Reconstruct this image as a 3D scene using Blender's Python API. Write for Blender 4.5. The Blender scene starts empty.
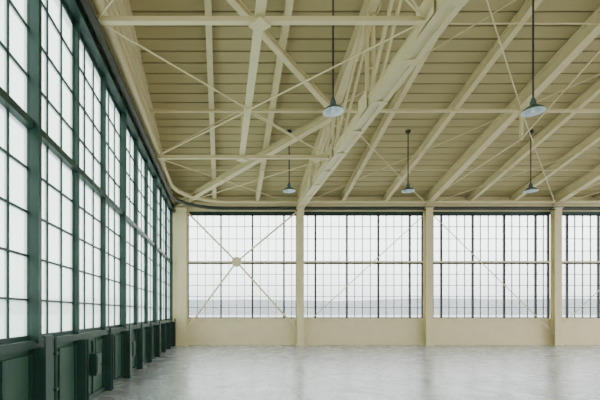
import bpy, bmesh, math, random
from mathutils import Vector, Matrix
random.seed(4)
F=400.0; EYE=1.6; XL=-2.4; YB=19.4; XR=28.4; YN=-5.0
S=0.26           # roof slope
ZD=7.2           # deck height at back wall
def deck(y): return ZD+S*(YB-y)

# ---------- materials ----------
def mat(name,col,rough=0.6,metal=0.0,var=0.06,scale=3.0,bump=0.0,stretch=(1,1,1),spec=0.5):
    m=bpy.data.materials.new(name); m.use_nodes=True
    nt=m.node_tree; b=nt.nodes['Principled BSDF']
    b.inputs['Roughness'].default_value=rough; b.inputs['Metallic'].default_value=metal
    b.inputs['Specular IOR Level'].default_value=spec
    tc=nt.nodes.new('ShaderNodeTexCoord'); mp=nt.nodes.new('ShaderNodeMapping')
    mp.inputs['Scale'].default_value=stretch
    nz=nt.nodes.new('ShaderNodeTexNoise'); nz.inputs['Scale'].default_value=scale; nz.inputs['Detail'].default_value=5
    cr=nt.nodes.new('ShaderNodeValToRGB')
    cr.color_ramp.elements[0].position=0.3; cr.color_ramp.elements[1].position=0.7
    cr.color_ramp.elements[0].color=tuple(c*(1-var) for c in col)+(1,)
    cr.color_ramp.elements[1].color=tuple(min(1,c*(1+var)) for c in col)+(1,)
    nt.links.new(tc.outputs['Object'],mp.inputs[0]); nt.links.new(mp.outputs[0],nz.inputs['Vector'])
    nt.links.new(nz.outputs['Fac'],cr.inputs[0]); nt.links.new(cr.outputs[0],b.inputs['Base Color'])
    if bump:
        bp=nt.nodes.new('ShaderNodeBump'); bp.inputs['Strength'].default_value=bump; bp.inputs['Distance'].default_value=0.02
        nt.links.new(nz.outputs['Fac'],bp.inputs['Height']); nt.links.new(bp.outputs[0],b.inputs['Normal'])
    return m
M_deck=mat('cream_board_paint',(0.47,0.405,0.20),0.7,var=0.03,scale=0.6)
M_gap_shade=mat('board_gap_shade',(0.14,0.12,0.06),0.9)  # dark backing sheet colour, painted-in occlusion shade between the boards
M_steel=mat('cream_steel_paint',(0.70,0.62,0.35),0.5,var=0.04)
M_wall=mat('cream_wall_paint',(0.73,0.64,0.39),0.6,var=0.04)
M_green=mat('dark_green_paint',(0.012,0.042,0.030),0.45,var=0.2,spec=.35)
M_greenp=mat('green_panel_paint',(0.028,0.072,0.045),0.5,var=0.2,spec=.35)
M_sash=mat('sash_green',(0.016,0.044,0.032),0.5,var=0.1,spec=.3)
M_sashb=mat('sash_dark',(0.03,0.034,0.030),0.5,var=0.1,spec=.3)
M_shade=mat('lamp_enamel_green',(0.07,0.12,0.125),0.25,var=0.05)
M_white=mat('lamp_enamel_white',(0.75,0.87,0.93),0.3,var=0.02)
M_black=mat('black_iron',(0.02,0.02,0.02),0.5)
M_track=mat('track_dark_olive',(0.03,0.038,0.022),0.5)
M_sign=mat('sign_white',(0.6,0.6,0.58),0.6)
M_conc=mat('outside_concrete',(0.40,0.41,0.41),0.9,scale=0.2)
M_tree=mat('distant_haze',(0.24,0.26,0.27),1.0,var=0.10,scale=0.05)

def glass(name,col,tl):
    m=bpy.data.materials.new(name); m.use_nodes=True; nt=m.node_tree; nt.nodes.clear()
    o=nt.nodes.new('ShaderNodeOutputMaterial'); t=nt.nodes.new('ShaderNodeBsdfTransparent'); t.inputs[0].default_value=col+(1,)
    g=nt.nodes.new('ShaderNodeBsdfGlossy'); g.inputs['Roughness'].default_value=0.1
    tr=nt.nodes.new('ShaderNodeBsdfTranslucent'); tr.inputs[0].default_value=col+(1,)
    mx=nt.nodes.new('ShaderNodeMixShader'); mx.inputs[0].default_value=0.04
    m2=nt.nodes.new('ShaderNodeMixShader'); m2.inputs[0].default_value=tl
    nt.links.new(t.outputs[0],m2.inputs[1]); nt.links.new(tr.outputs[0],m2.inputs[2])
    nt.links.new(m2.outputs[0],mx.inputs[1]); nt.links.new(g.outputs[0],mx.inputs[2]); nt.links.new(mx.outputs[0],o.inputs[0])
    return m
M_glL=glass('obscured_glass',(0.89,0.965,0.925),.4); M_glB=glass('clear_glass',(0.95,0.965,0.96),.08)

# floor material
def floormat():
    m=bpy.data.materials.new('polished_concrete'); m.use_nodes=True; nt=m.node_tree; b=nt.nodes['Principled BSDF']
    tc=nt.nodes.new('ShaderNodeTexCoord')
    n1=nt.nodes.new('ShaderNodeTexNoise'); n1.inputs['Scale'].default_value=0.45; n1.inputs['Detail'].default_value=9; n1.inputs['Roughness'].default_value=0.62
    n2=nt.nodes.new('ShaderNodeTexNoise'); n2.inputs['Scale'].default_value=1.8; n2.inputs['Detail'].default_value=8; n2.inputs['Roughness'].default_value=0.65; n2.inputs['Distortion'].default_value=.8
    cr=nt.nodes.new('ShaderNodeValToRGB'); cr.color_ramp.elements[0].position=0.35; cr.color_ramp.elements[1].position=0.65
    cr.color_ramp.elements[0].color=(0.35,0.365,0.375,1); cr.color_ramp.elements[1].color=(0.45,0.465,0.475,1)
    c2=nt.nodes.new('ShaderNodeValToRGB'); c2.color_ramp.elements[0].color=(0.80,0.80,0.80,1); c2.color_ramp.elements[1].color=(1,1,1,1)
    c2.color_ramp.elements[0].position=0.36; c2.color_ramp.elements[1].position=0.52
    mx=nt.nodes.new('ShaderNodeMix'); mx.data_type='RGBA'; mx.blend_type='MULTIPLY'; mx.inputs['Factor'].default_value=0.8
    br=nt.nodes.new('ShaderNodeTexBrick'); br.offset=0; br.inputs['Scale'].default_value=1.0
    br.inputs['Brick Width'].default_value=6.14; br.inputs['Row Height'].default_value=6.14; br.inputs['Mortar Size'].default_value=0.012
    br.inputs['Color1'].default_value=(1,1,1,1); br.inputs['Color2'].default_value=(0.97,0.97,0.97,1); br.inputs['Mortar'].default_value=(0.7,0.7,0.7,1)
    m3=nt.nodes.new('ShaderNodeMix'); m3.data_type='RGBA'; m3.blend_type='MULTIPLY'; m3.inputs['Factor'].default_value=1
    L=nt.links.new
    for n in (n1,n2,br): L(tc.outputs['Object'],n.inputs['Vector'])
    L(n1.outputs['Fac'],cr.inputs[0]); L(n2.outputs['Fac'],c2.inputs[0]); L(cr.outputs[0],mx.inputs['A']); L(c2.outputs[0],mx.inputs['B'])
    L(mx.outputs['Result'],m3.inputs['A']); L(br.outputs['Color'],m3.inputs['B']); L(m3.outputs['Result'],b.inputs['Base Color'])
    mr=nt.nodes.new('ShaderNodeMapRange'); mr.inputs['From Min'].default_value=.3; mr.inputs['From Max'].default_value=.7; mr.inputs['To Min'].default_value=0.18; mr.inputs['To Max'].default_value=0.34
    L(n2.outputs['Fac'],mr.inputs[0]); L(mr.outputs[0],b.inputs['Roughness'])
    b.inputs['Specular IOR Level'].default_value=0.6
    return m
M_floor=floormat()

# ---------- mesh helpers ----------
class B:
    def __init__(s,name,mats): s.name=name; s.bm=bmesh.new(); s.mats=mats
    def hexa(s,c,mi=0):
        v=[s.bm.verts.new(p) for p in c]
        for f in ((0,3,2,1),(4,5,6,7),(0,1,5,4),(1,2,6,5),(2,3,7,6),(3,0,4,7)):
            fc=s.bm.faces.new([v[i] for i in f]); fc.material_index=mi
    def box(s,a,b,mi=0):
        x0,x1=sorted((a[0],b[0])); y0,y1=sorted((a[1],b[1])); z0,z1=sorted((a[2],b[2]))
        s.hexa([(x0,y0,z0),(x1,y0,z0),(x1,y1,z0),(x0,y1,z0),(x0,y0,z1),(x1,y0,z1),(x1,y1,z1),(x0,y1,z1)],mi)
    def beam(s,p,q,w,h,mi=0,off=(0,0)):
        p=Vector(p); q=Vector(q); d=(q-p).normalized()
        up=Vector((0,0,1)) if abs(d.z)<0.95 else Vector((0,1,0))
        r=d.cross(up).normalized(); u=r.cross(d).normalized()
        o=r*off[0]+u*off[1]; p=p+o; q=q+o
        r=r*w/2; u=u*h/2
        s.hexa([p-r-u,p+r-u,q+r-u,q-r-u,p-r+u,p+r+u,q+r+u,q-r+u],mi)
    def ibeam(s,p,q,w,h,t=0.025,mi=0):
        s.beam(p,q,w,t,mi,(0,h/2-t/2)); s.beam(p,q,w,t,mi,(0,-h/2+t/2)); s.beam(p,q,t,h-2*t,mi)
    def tee(s,p,q,w,h=None,t=0.018,mi=0):
        h=h or w
        s.beam(p,q,w,t,mi,(0,-h/2)); s.beam(p,q,t,h-t,mi,(0,t/2))
    def rod(s,p,q,r,mi=0,n=8):
        p=Vector(p); q=Vector(q); d=(q-p); L=d.length
        M=Matrix.Translation((p+q)/2)@d.to_track_quat('Z','Y').to_matrix().to_4x4()
        g=bmesh.ops.create_cone(s.bm,cap_ends=True,segments=n,radius1=r,radius2=r,depth=L,matrix=M)
        for v in g['verts']:
            for f in v.link_faces: f.material_index=mi
    def lathe(s,prof,c,n=32,mi=0,mis=None):
        rings=[]
        for r,z in prof:
            if r<1e-5: rings.append([s.bm.verts.new((c[0],c[1],c[2]+z))])
            else: rings.append([s.bm.verts.new((c[0]+r*math.cos(2*math.pi*i/n),c[1]+r*math.sin(2*math.pi*i/n),c[2]+z)) for i in range(n)])
        for k in range(len(rings)-1):
            a,b=rings[k],rings[k+1]; m=mis[k] if mis else mi
            for i in range(n):
                j=(i+1)%n
                if len(a)==1 and len(b)==1: continue
                if len(a)==1: f=s.bm.faces.new((a[0],b[i],b[j]))
                elif len(b)==1: f=s.bm.faces.new((a[i],b[0],a[j]))
                else: f=s.bm.faces.new((a[i],b[i],b[j],a[j]))
                f.material_index=m; f.smooth=True
    def done(s,parent=None,name=None):
        me=bpy.data.meshes.new(s.name); s.bm.normal_update(); s.bm.to_mesh(me); s.bm.free()
        for m in s.mats: me.materials.append(m)
        o=bpy.data.objects.new(s.name,me); bpy.context.collection.objects.link(o)
        if parent: o.parent=parent
        return o
def empty(name):
    e=bpy.data.objects.new(name,None); bpy.context.collection.objects.link(e); return e

# ---------- floor / outside ----------
b=B('floor',[M_floor]); b.box((XL-0.35,YN-.3,-0.2),(XR,YB+0.35,0)); b.done()
b=B('ground_outside',[M_conc]); b.box((-400,-300,-0.5),(500,400,-0.21)); b.done()
b=B('distant_treeline',[M_tree])
def ridge(p0,p1,n,h0,h1):
    vs=[]
    for i in range(n+1):
        t=i/n; x=p0[0]+(p1[0]-p0[0])*t; y=p0[1]+(p1[1]-p0[1])*t
        h=h0+(h1-h0)*(0.5+0.3*math.sin(i*0.11)+0.2*math.sin(i*0.27+1))+random.uniform(-.1,.1)
        vs.append((b.bm.verts.new((x,y,-0.3)),b.bm.verts.new((x,y,h))))
    for i in range(n): b.bm.faces.new((vs[i][0],vs[i+1][0],vs[i+1][1],vs[i][1]))
ridge((-390,250),(480,250),200,8.5,10.5); ridge((-250,-200),(-250,250),120,6,9)
b.done()

# ---------- ceiling ----------
b=B('ceiling',[M_deck,M_gap_shade])
y0,y1=YN,YB+0.3
b.hexa([(XL-.3,y0,deck(y0)+.07),(XR,y0,deck(y0)+.07),(XR,y1,deck(y1)+.07),(XL-.3,y1,deck(y1)+.07),
        (XL-.3,y0,deck(y0)+.16),(XR,y0,deck(y0)+.16),(XR,y1,deck(y1)+.16),(XL-.3,y1,deck(y1)+.16)],1)
y=YB+0.2; st=0.38
while y>YN+st:
    ya,yb=y-st+0.045,y
    lo=0.03
    b.hexa([(XL-.1,ya,deck(ya)),(XR,ya,deck(ya)),(XR,yb,deck(yb)-lo),(XL-.1,yb,deck(yb)-lo),
            (XL-.1,ya,deck(ya)+.075),(XR,ya,deck(ya)+.075),(XR,yb,deck(yb)+.075),(XL-.1,yb,deck(yb)+.075)],0)
    b.box((XL-.1,ya-.0,deck(ya)-.035),(XR,ya+.03,deck(ya)+.02),0)
    y-=st
b.done()

# ---------- rafters ----------
bay=6.14; xs=[XL+bay/3*i for i in range(1,16)]
for i,x in enumerate(xs):
    main=(i%3==2)
    b=B('roof_rafter',[M_steel])
    h=0.44 if main else 0.32; w=0.26 if main else 0.17
    zc=-h/2-0.06
    b.ibeam((x,YN+.1,deck(YN+.1)+zc),(x,YB+.05,deck(YB+.05)+zc),w,h)
    b.done()
for yy in (YB-6.2,YB-12.4):
    b=B('roof_purlin_strut',[M_steel]); b.tee((XL+.02,yy,deck(yy)-.56),(XR,yy,deck(yy)-.56),0.09); b.done()
for yy in (16.6,10.4):
    b=B('roof_sag_rod',[M_steel]); b.rod((XL+.02,yy,deck(yy)-.44),(XR,yy,deck(yy)-.44),0.02); b.done()

# ---------- trusses ----------
ZC=6.72
cols=[XL+bay*i for i in range(1,6)]
def truss(x):
    b=B('roof_truss',[M_steel])
    w,h=0.36,0.30
    for sx in (-1,1):
        b.beam((x,YN+.1,ZC),(x,YB-.05,ZC),0.03,h-.04,0,(sx*(w/2-.05),0))
        b.beam((x,YN+.1,ZC),(x,YB-.05,ZC),0.12,0.02,0,(sx*(w/2-.06),h/2-.01))
        b.beam((x,YN+.1,ZC),(x,YB-.05,ZC),0.12,0.02,0,(sx*(w/2-.06),-h/2+.01))
    b.beam((x,YN+.1,ZC-h/2+.035),(x,YB-.05,ZC-h/2+.035),w-.16,0.015,0)
    k=YB-0.6
    while k>YN+.3:
        b.box((x-w/2,k-.08,ZC-h/2-.02),(x+w/2,k+.08,ZC-h/2-.001)); k-=1.55
    ys=[YB-3.1*i for i in range(1,8)]
    for i,yy in enumerate(ys):
        top=deck(yy)-.45
        for o in (-.08,.08): b.beam((x+o,yy,ZC),(x+o,yy,top),0.06,.12)
        k=ZC+.5
        while k<top-.2: b.box((x-.1,yy-.05,k),(x+.1,yy+.05,k+.03)); k+=.5
        if i+1<len(ys):
            y2=ys[i+1]
            for o in (-.09,.09): b.beam((x+o,yy,ZC),(x+o,y2,deck(y2)-.45),0.06,.1)
        b.box((x-.20,yy-.3,ZC-.1),(x-.185,yy+.3,ZC+.35)); b.box((x+.185,yy-.3,ZC-.1),(x+.20,yy+.3,ZC+.35))
        b.box((x-.16,yy-.3,top-.1),(x-.145,yy+.3,top+.2)); b.box((x+.145,yy-.3,top-.1),(x+.16,yy+.3,top+.2))
    b.done()
truss(cols[0])
for x in cols[1:]:
    b=B('roof_tie_rod',[M_steel])
    b.rod((x,YB-.3,6.95),(x,YB-6.2,deck(YB-6.2)-1.5),.022); b.rod((x,YB-6.2,deck(YB-6.2)-1.5),(x,YB-12.4,deck(YB-12.4)-.6),.022)
    b.beam((x,YB-6.2,deck(YB-6.2)-1.52),(x,YB-6.2,deck(YB-6.2)-.55),.08,.08)
    b.done()

# ---------- bottom-chord lateral bracing ----------
X0,X1=XL+.18,cols[0]-.2; XM=(X0+X1)/2
b=B('lateral_brace_frame',[M_steel])
SY=[YB-6.2,YB-12.4,YB-18.6]
for yy in SY:
    b.tee((X0,yy,ZC),(X1,yy,ZC),0.11)
b.beam((XM,SY[2],ZC+.08),(XM,SY[0],ZC+.08),0.17,0.12)
for yy in SY[:2]:
    b.hexa([(XM-.2,yy,ZC-.12),(XM,yy-.2,ZC-.12),(XM+.2,yy,ZC-.12),(XM,yy+.2,ZC-.12),
            (XM-.2,yy,ZC-.1),(XM,yy-.2,ZC-.1),(XM+.2,yy,ZC-.1),(XM,yy+.2,ZC-.1)])
for ya,yb in ((YB-.3,SY[0]),(SY[0],SY[1]),(SY[1],SY[2])):
    b.rod((X0,ya,ZC-.03),(X1,yb,ZC-.03),0.018); b.rod((X1,ya,ZC),(X0,yb,ZC),0.018)
for yy in SY[:2]:
    b.beam((XM,yy,ZC),(XM,yy,deck(yy)-.3),.07,.07)
    b.rod((X0,yy,ZC),(XM,yy,deck(yy)-.5),.018); b.rod((X1,yy,ZC),(XM,yy,deck(yy)-.5),.018)
b.done()
b=B('roof_diagonal_brace',[M_steel])
def rp(x,y,d=.5): return (x,y,deck(y)-d)
b.ibeam(rp(XL+.1,YB-.1,.55),rp(cols[0],YB-6.2,.66),0.26,0.24)
b.ibeam(rp(cols[0],YB-6.2,.66),rp(XL+.1,YB-12.4,.6),0.16,0.16)
for i in range(4):
    xa,xb=cols[i],cols[i+1]
    b.rod(rp(xa,YB-.2,.50),rp(xb,YB-6.2,.50),0.018); b.rod(rp(xb,YB-.2,.54),rp(xa,YB-6.2,.54),0.018)
    b.rod(rp(xa,YB-6.2,.50),rp(xb,YB-12.4,.50),0.018); b.rod(rp(xb,YB-6.2,.54),rp(xa,YB-12.4,.54),0.018)
b.done()

# ---------- back wall ----------
SB=1.28; HB=6.36; MID=3.98
b=B('wall_back',[M_wall])
b.box((XL-.3,YB,0),(XR,YB+.3,SB))
b.box((XL-.3,YB,HB+.1),(XR,YB+.3,ZD+.1))
b.box((XL-.3,YB,SB),(XL+.75,YB+.3,HB+.1))
b.done()
b=B('trim_back',[M_wall]); b.box((XL,YB-.05,SB-.08),(XR,YB,SB+.02)); b.box((XL,YB-.06,0),(XR,YB,.14)); b.box((XL,YB-.14,HB+.30),(XR,YB,HB+.52)); b.done()
b=B('trim_header_back',[M_green]); b.box((XL+.75,YB-.02,HB),(XR,YB+.2,HB+.1)); b.done()
for x in [XL+.45]+cols[:]:
    b=B('steel_column',[M_steel])
    w=0.5 if x<0 else 0.32
    yc=YB-.22
    b.box((x-w/2,yc-.15,0.03),(x+w/2,yc-.125,ZC-.18)); b.box((x-w/2,yc+.125,.03),(x+w/2,yc+.15,ZC-.18)); b.box((x-.02,yc-.125,.03),(x+.02,yc+.125,ZC-.18))
    b.box((x-w/2-.06,yc-.2,0),(x+w/2+.06,yc+.2,.03)); b.box((x-w/2-.04,yc-.2,ZC-.18),(x+w/2+.04,yc+.2,ZC-.15))
    b.done()
edges=[XL+.75]+cols
for wi in range(len(edges)-1):
    xa=edges[wi]+(0.0 if wi==0 else .1); xb=edges[wi+1]-.1
    b=B('window_%d'%(wi+1),[M_sashb,M_glB])
    yw=YB+.12
    b.box((xa,yw+.02,SB),(xb,yw+.028,HB),1)
    c0=edges[wi+1]-bay
    pane=bay/16
    for j in range(0,17):
        x=c0+pane*j+.05
        if x<xa+.1 or x>xb-.1: continue
        if j%4==2: b.box((x-.038,yw-.04,SB),(x+.038,yw+.05,HB))
        else: b.box((x-.013,yw-.01,SB),(x+.013,yw+.035,HB))
    for x in (xa,xb): b.box((x-.04,yw-.04,SB),(x+.04,yw+.05,HB))
    b.box((xa,yw-.05,MID-.045),(xb,yw+.05,MID+.045)); b.box((xa,yw-.04,SB),(xb,yw+.05,SB+.06)); b.box((xa,yw-.04,HB-.06),(xb,yw+.05,HB))
    for j in range(1,4): z=MID+(HB-MID)*j/4; b.box((xa,yw-.012,z-.013),(xb,yw+.034,z+.013))
    for j in range(1,5): z=SB+(MID-SB)*j/5; b.box((xa,yw-.012,z-.013),(xb,yw+.034,z+.013))
    b.done()
b=B('wall_cross_brace',[M_steel])
xa,xb=XL+.72,cols[0]-.16; zc=4.0; xc=XL+3.1; yb=YB-.25
for z in (6.4,.8):
    for x in (xa,xb): b.rod((x,yb,z),(xc,yb,zc),0.04)
g=bmesh.ops.create_cone(b.bm,cap_ends=True,segments=24,radius1=.24,radius2=.24,depth=.08,matrix=Matrix.Translation((xc,yb,zc))@Matrix.Rotation(math.pi/2,4,'X'))
b.box((xa,yb-.03,zc-.035),(xb,yb+.03,zc+.035))
b.done()
b=B('wall_tie_rod',[M_steel])
b.rod((cols[0]+.16,yb,.9),(cols[1]-.16,yb,6.3),0.02); b.rod((cols[1]+.16,yb,6.3),(cols[2]-.16,yb,.6),0.02); b.rod((cols[2]+.16,yb,.9),(cols[3]-.16,yb,6.3),0.02)
for i in range(4): b.box((cols[i]+.16,yb-.03,zc-.035),(cols[i+1]-.16,yb+.03,zc+.035))
b.done()

# ---------- front wall, unseen behind the viewer, added to cut light from behind ----------
b=B('wall_front_light_block',[M_wall]); b.box((XL-.3,YN-.3,0),(XR,YN,SB)); b.box((XL-.3,YN-.3,6.4),(XR,YN,deck(YN)+.1))
x=XL-.3
while x<XR-2: b.box((x,YN-.3,SB),(x+2.4,YN,6.4)); x+=6.14
b.done()

# ---------- left wall ----------
SL=1.2; HL=6.45; TH=.25
pw=1.53; ym0=5.13
W=[ym0+pw*k for k in range(-6,10)]+[YB-.05]
b=B('wall_left',[M_greenp,M_wall,M_green,M_black])
b.box((XL-TH,YN,0),(XL-.05,YB,SL-.06),0)
z=6.75
def ymax(z): return YB-(z-ZD)/S
while z<deck(YN):
    zt=z+.3
    yb_=min(YB,ymax(zt)); yb2=min(YB,ymax(z))
    if yb_>YN+.2:
        b.hexa([(XL-.1,YN,z),(XL+.03,YN,z),(XL+.03,yb2,z),(XL-.1,yb2,z),(XL-.1,YN,zt-.015),(XL,YN,zt-.015),(XL,yb_,zt-.015),(XL-.1,yb_,zt-.015)],1)
    z+=.3
b.hexa([(XL-TH,YN,6.72),(XL-.06,YN,6.72),(XL-.06,YB,6.72),(XL-TH,YB,6.72),(XL-TH,YN,deck(YN)),(XL-.06,YN,deck(YN)),(XL-.06,YB,deck(YB)),(XL-TH,YB,deck(YB))],1)
for i in range(len(W)-1):
    ya,yb_=W[i]+.12,W[i+1]-.12
    if yb_-ya<.2: continue
    b.box((XL-.05,ya,.10),(XL-.01,yb_,SL-.14),0)
    for y in (ya,yb_,(ya+yb_)/2): b.box((XL-.01,y-.03,.10),(XL+.02,y+.03,SL-.14),2)
b.box((XL-.05,YN,0),(XL+.03,YB-.4,.10),2)
# standpipes, clamps and junction boxes fixed to the wall
for y in (5.6,8.35,11.6,13.1):
    b.rod((XL+.07,y,.0),(XL+.07,y,1.3),.022,2)
    b.box((XL+.0,y-.04,.5),(XL+.1,y+.04,.54),2); b.box((XL+.0,y-.04,1.0),(XL+.1,y+.04,1.04),2)
for y in (7.35,10.3):
    b.box((XL+.02,y-.14,.45),(XL+.14,y+.14,.85),2); b.box((XL+.14,y-.11,.49),(XL+.152,y+.11,.81),0); b.rod((XL+.152,y+.07,.63),(XL+.17,y+.07,.63),.015,3)
    b.rod((XL+.08,y,.85),(XL+.08,y,1.14),.015,2)
b.done()
b=B('trim_header_left',[M_green]); b.box((XL-.2,YN,HL),(XL+.08,YB,6.70)); b.box((XL-.2,YN,HL-.03),(XL+.12,YB,HL)); b.done()
b=B('trim_beam_left',[M_wall]); b.box((XL+.03,YN,6.76),(XL+.15,YB,6.98)); b.done()
b=B('trim_sill_left',[M_green]); b.box((XL-.2,YN,SL-.06),(XL+.05,YB-.4,SL+.04)); b.done()
b=B('trim_mullion_left',[M_green])
for i,y in enumerate(W[:-1]):
    big=(i%3==0)
    d=.07 if big else .02; w=.045 if big else .03
    b.box((XL-.12,y-w,SL),(XL+d-.012,y-w+.015,HL-.03)); b.box((XL-.12,y+w-.015,SL),(XL+d-.012,y+w,HL-.03)); b.box((XL+d-.012,y-w,SL),(XL+d,y+w,HL-.03))
    b.box((XL-.05,y-.07,0.0),(XL+.16,y-.055,SL-.06)); b.box((XL-.05,y+.055,0.0),(XL+.16,y+.07,SL-.06)); b.box((XL-.05,y-.055,.0),(XL+.0,y+.055,SL-.06))
    if big: b.box((XL+.16,y-.11,0),(XL+.19,y+.11,SL+.1))
b.done()
for i in range(len(W)-1):
    ya,yb_=W[i]+.03,W[i+1]-.03
    if yb_-ya<.3: continue
    b=B('window_%d'%(10+i),[M_sash,M_glL])
    xw=XL-.08
    b.box((xw-.004,ya,SL+.04),(xw+.004,yb_,HL-.03),1)
    n=3 if yb_-ya>1 else 1
    for j in range(n+1):
        y=ya+(yb_-ya)*j/n; h=.02 if j in(0,n) else .012
        b.box((xw-.025,y-h,SL+.04),(xw+.025,y+h,HL-.03))
    for z,h in [(SL+.07,.03),(HL-.06,.03)]+[(MID+(HL-MID)*j/4,.012) for j in (1,2,3)]+[(SL+(MID-SL)*j/5,.012) for j in (1,2,3,4)]:
        b.box((xw-.026,ya,z-h),(xw+.026,yb_,z+h))
    b.done()
b=B('trim_rail_left',[M_green]); b.box((XL-.14,YN,MID-.05),(XL+.015,YB,MID+.05)); b.done()
b=B('warning_sign',[M_sign,M_black]); b.box((XL+.035,8.45,.35),(XL+.045,8.62,.72)); b.box((XL+.046,8.48,.58),(XL+.048,8.59,.66),1); b.box((XL+.046,8.48,.42),(XL+.048,8.59,.46),1); b.done()

# ---------- curved door track ----------
def curve(name,pts,r,m):
    c=bpy.data.curves.new(name,'CURVE'); c.dimensions='3D'; c.bevel_depth=r; c.bevel_resolution=3; c.use_fill_caps=True
    sp=c.splines.new('POLY'); sp.points.add(len(pts)-1)
    for p,q in zip(sp.points,pts): p.co=(*q,1)
    o=bpy.data.objects.new(name,c); bpy.context.collection.objects.link(o); c.materials.append(m); return o
def trackpts(ins,R,z):
    xa=XL+ins; ye=YB-ins; pts=[(xa,YN,z),(xa,ye-R,z)]
    for i in range(1,20):
        a=math.pi/2*i/20; pts.append((xa+R-R*math.cos(a),ye-R+R*math.sin(a),z))
    pts+= [(xa+R,ye,z),(XR,ye,z)]
    return pts
curve('door_track',trackpts(.2,2.4,6.58),.08,M_track)
curve('door_track_beam',trackpts(.28,2.8,6.86),.09,M_steel)

# ---------- pendant lamps ----------
ZL=6.14
for (lx,ly) in ((2.50,14.9),(6.93,14.9),(11.5,14.9),(15.9,14.9),(2.50,9.0),(7.0,9.0),(11.5,9.0)):
    p=empty('pendant_lamp')
    b=B('stem',[M_black]); b.rod((lx,ly,ZL+.2),(lx,ly,deck(ly)-.05),0.018,n=10)
    b.lathe([(0,0.0),(.09,0),(.09,-.05),(.03,-.12),(0,-.12)],(lx,ly,deck(ly)-.02),20); b.done(p)
    b=B('shade',[M_shade,M_white])
    prof=[(0.0,.27),(.035,.27),(.045,.22),(.06,.20),(.065,.12),(.075,.10),(.13,.075),(.20,.02),(.225,-.03),(.228,-.045),(.222,-.045),(.215,-.03),(.19,.01),(.12,.06),(.05,.08),(0,.085)]
    b.lathe(prof,(lx,ly,ZL),36,mis=[0]*8+[1]*7); b.done(p)
    b=B('bulb',[M_white]); b.lathe([(0,.08),(.025,.07),(.03,.03),(.055,-.01),(.05,-.05),(.03,-.07),(0,-.075)],(lx,ly,ZL),20); b.done(p)

# ---------- light: overcast sky, greyer in the haze near the horizon ----------
w=bpy.data.worlds.new('overcast'); bpy.context.scene.world=w; w.use_nodes=True
nt=w.node_tree; bg=nt.nodes['Background']; bg.inputs[1].default_value=6.0
tc=nt.nodes.new('ShaderNodeTexCoord'); sx=nt.nodes.new('ShaderNodeSeparateXYZ'); cr=nt.nodes.new('ShaderNodeValToRGB')
cr.color_ramp.elements[0].position=0.0; cr.color_ramp.elements[0].color=(0.45,0.475,0.50,1)
cr.color_ramp.elements[1].position=0.14; cr.color_ramp.elements[1].color=(0.95,0.975,1.0,1)
nt.links.new(tc.outputs['Generated'],sx.inputs[0]); nt.links.new(sx.outputs['Z'],cr.inputs[0]); nt.links.new(cr.outputs[0],bg.inputs[0])

# ---------- camera ----------
c=bpy.data.cameras.new('camera'); co=bpy.data.objects.new('camera',c); bpy.context.collection.objects.link(co)
co.location=(0,0,EYE); co.rotation_euler=(math.pi/2,0,0)
c.sensor_width=36; c.lens=36*F/600; c.shift_x=(300-222)/600; c.shift_y=(312-200)/600
c.clip_end=2000
bpy.context.scene.camera=co
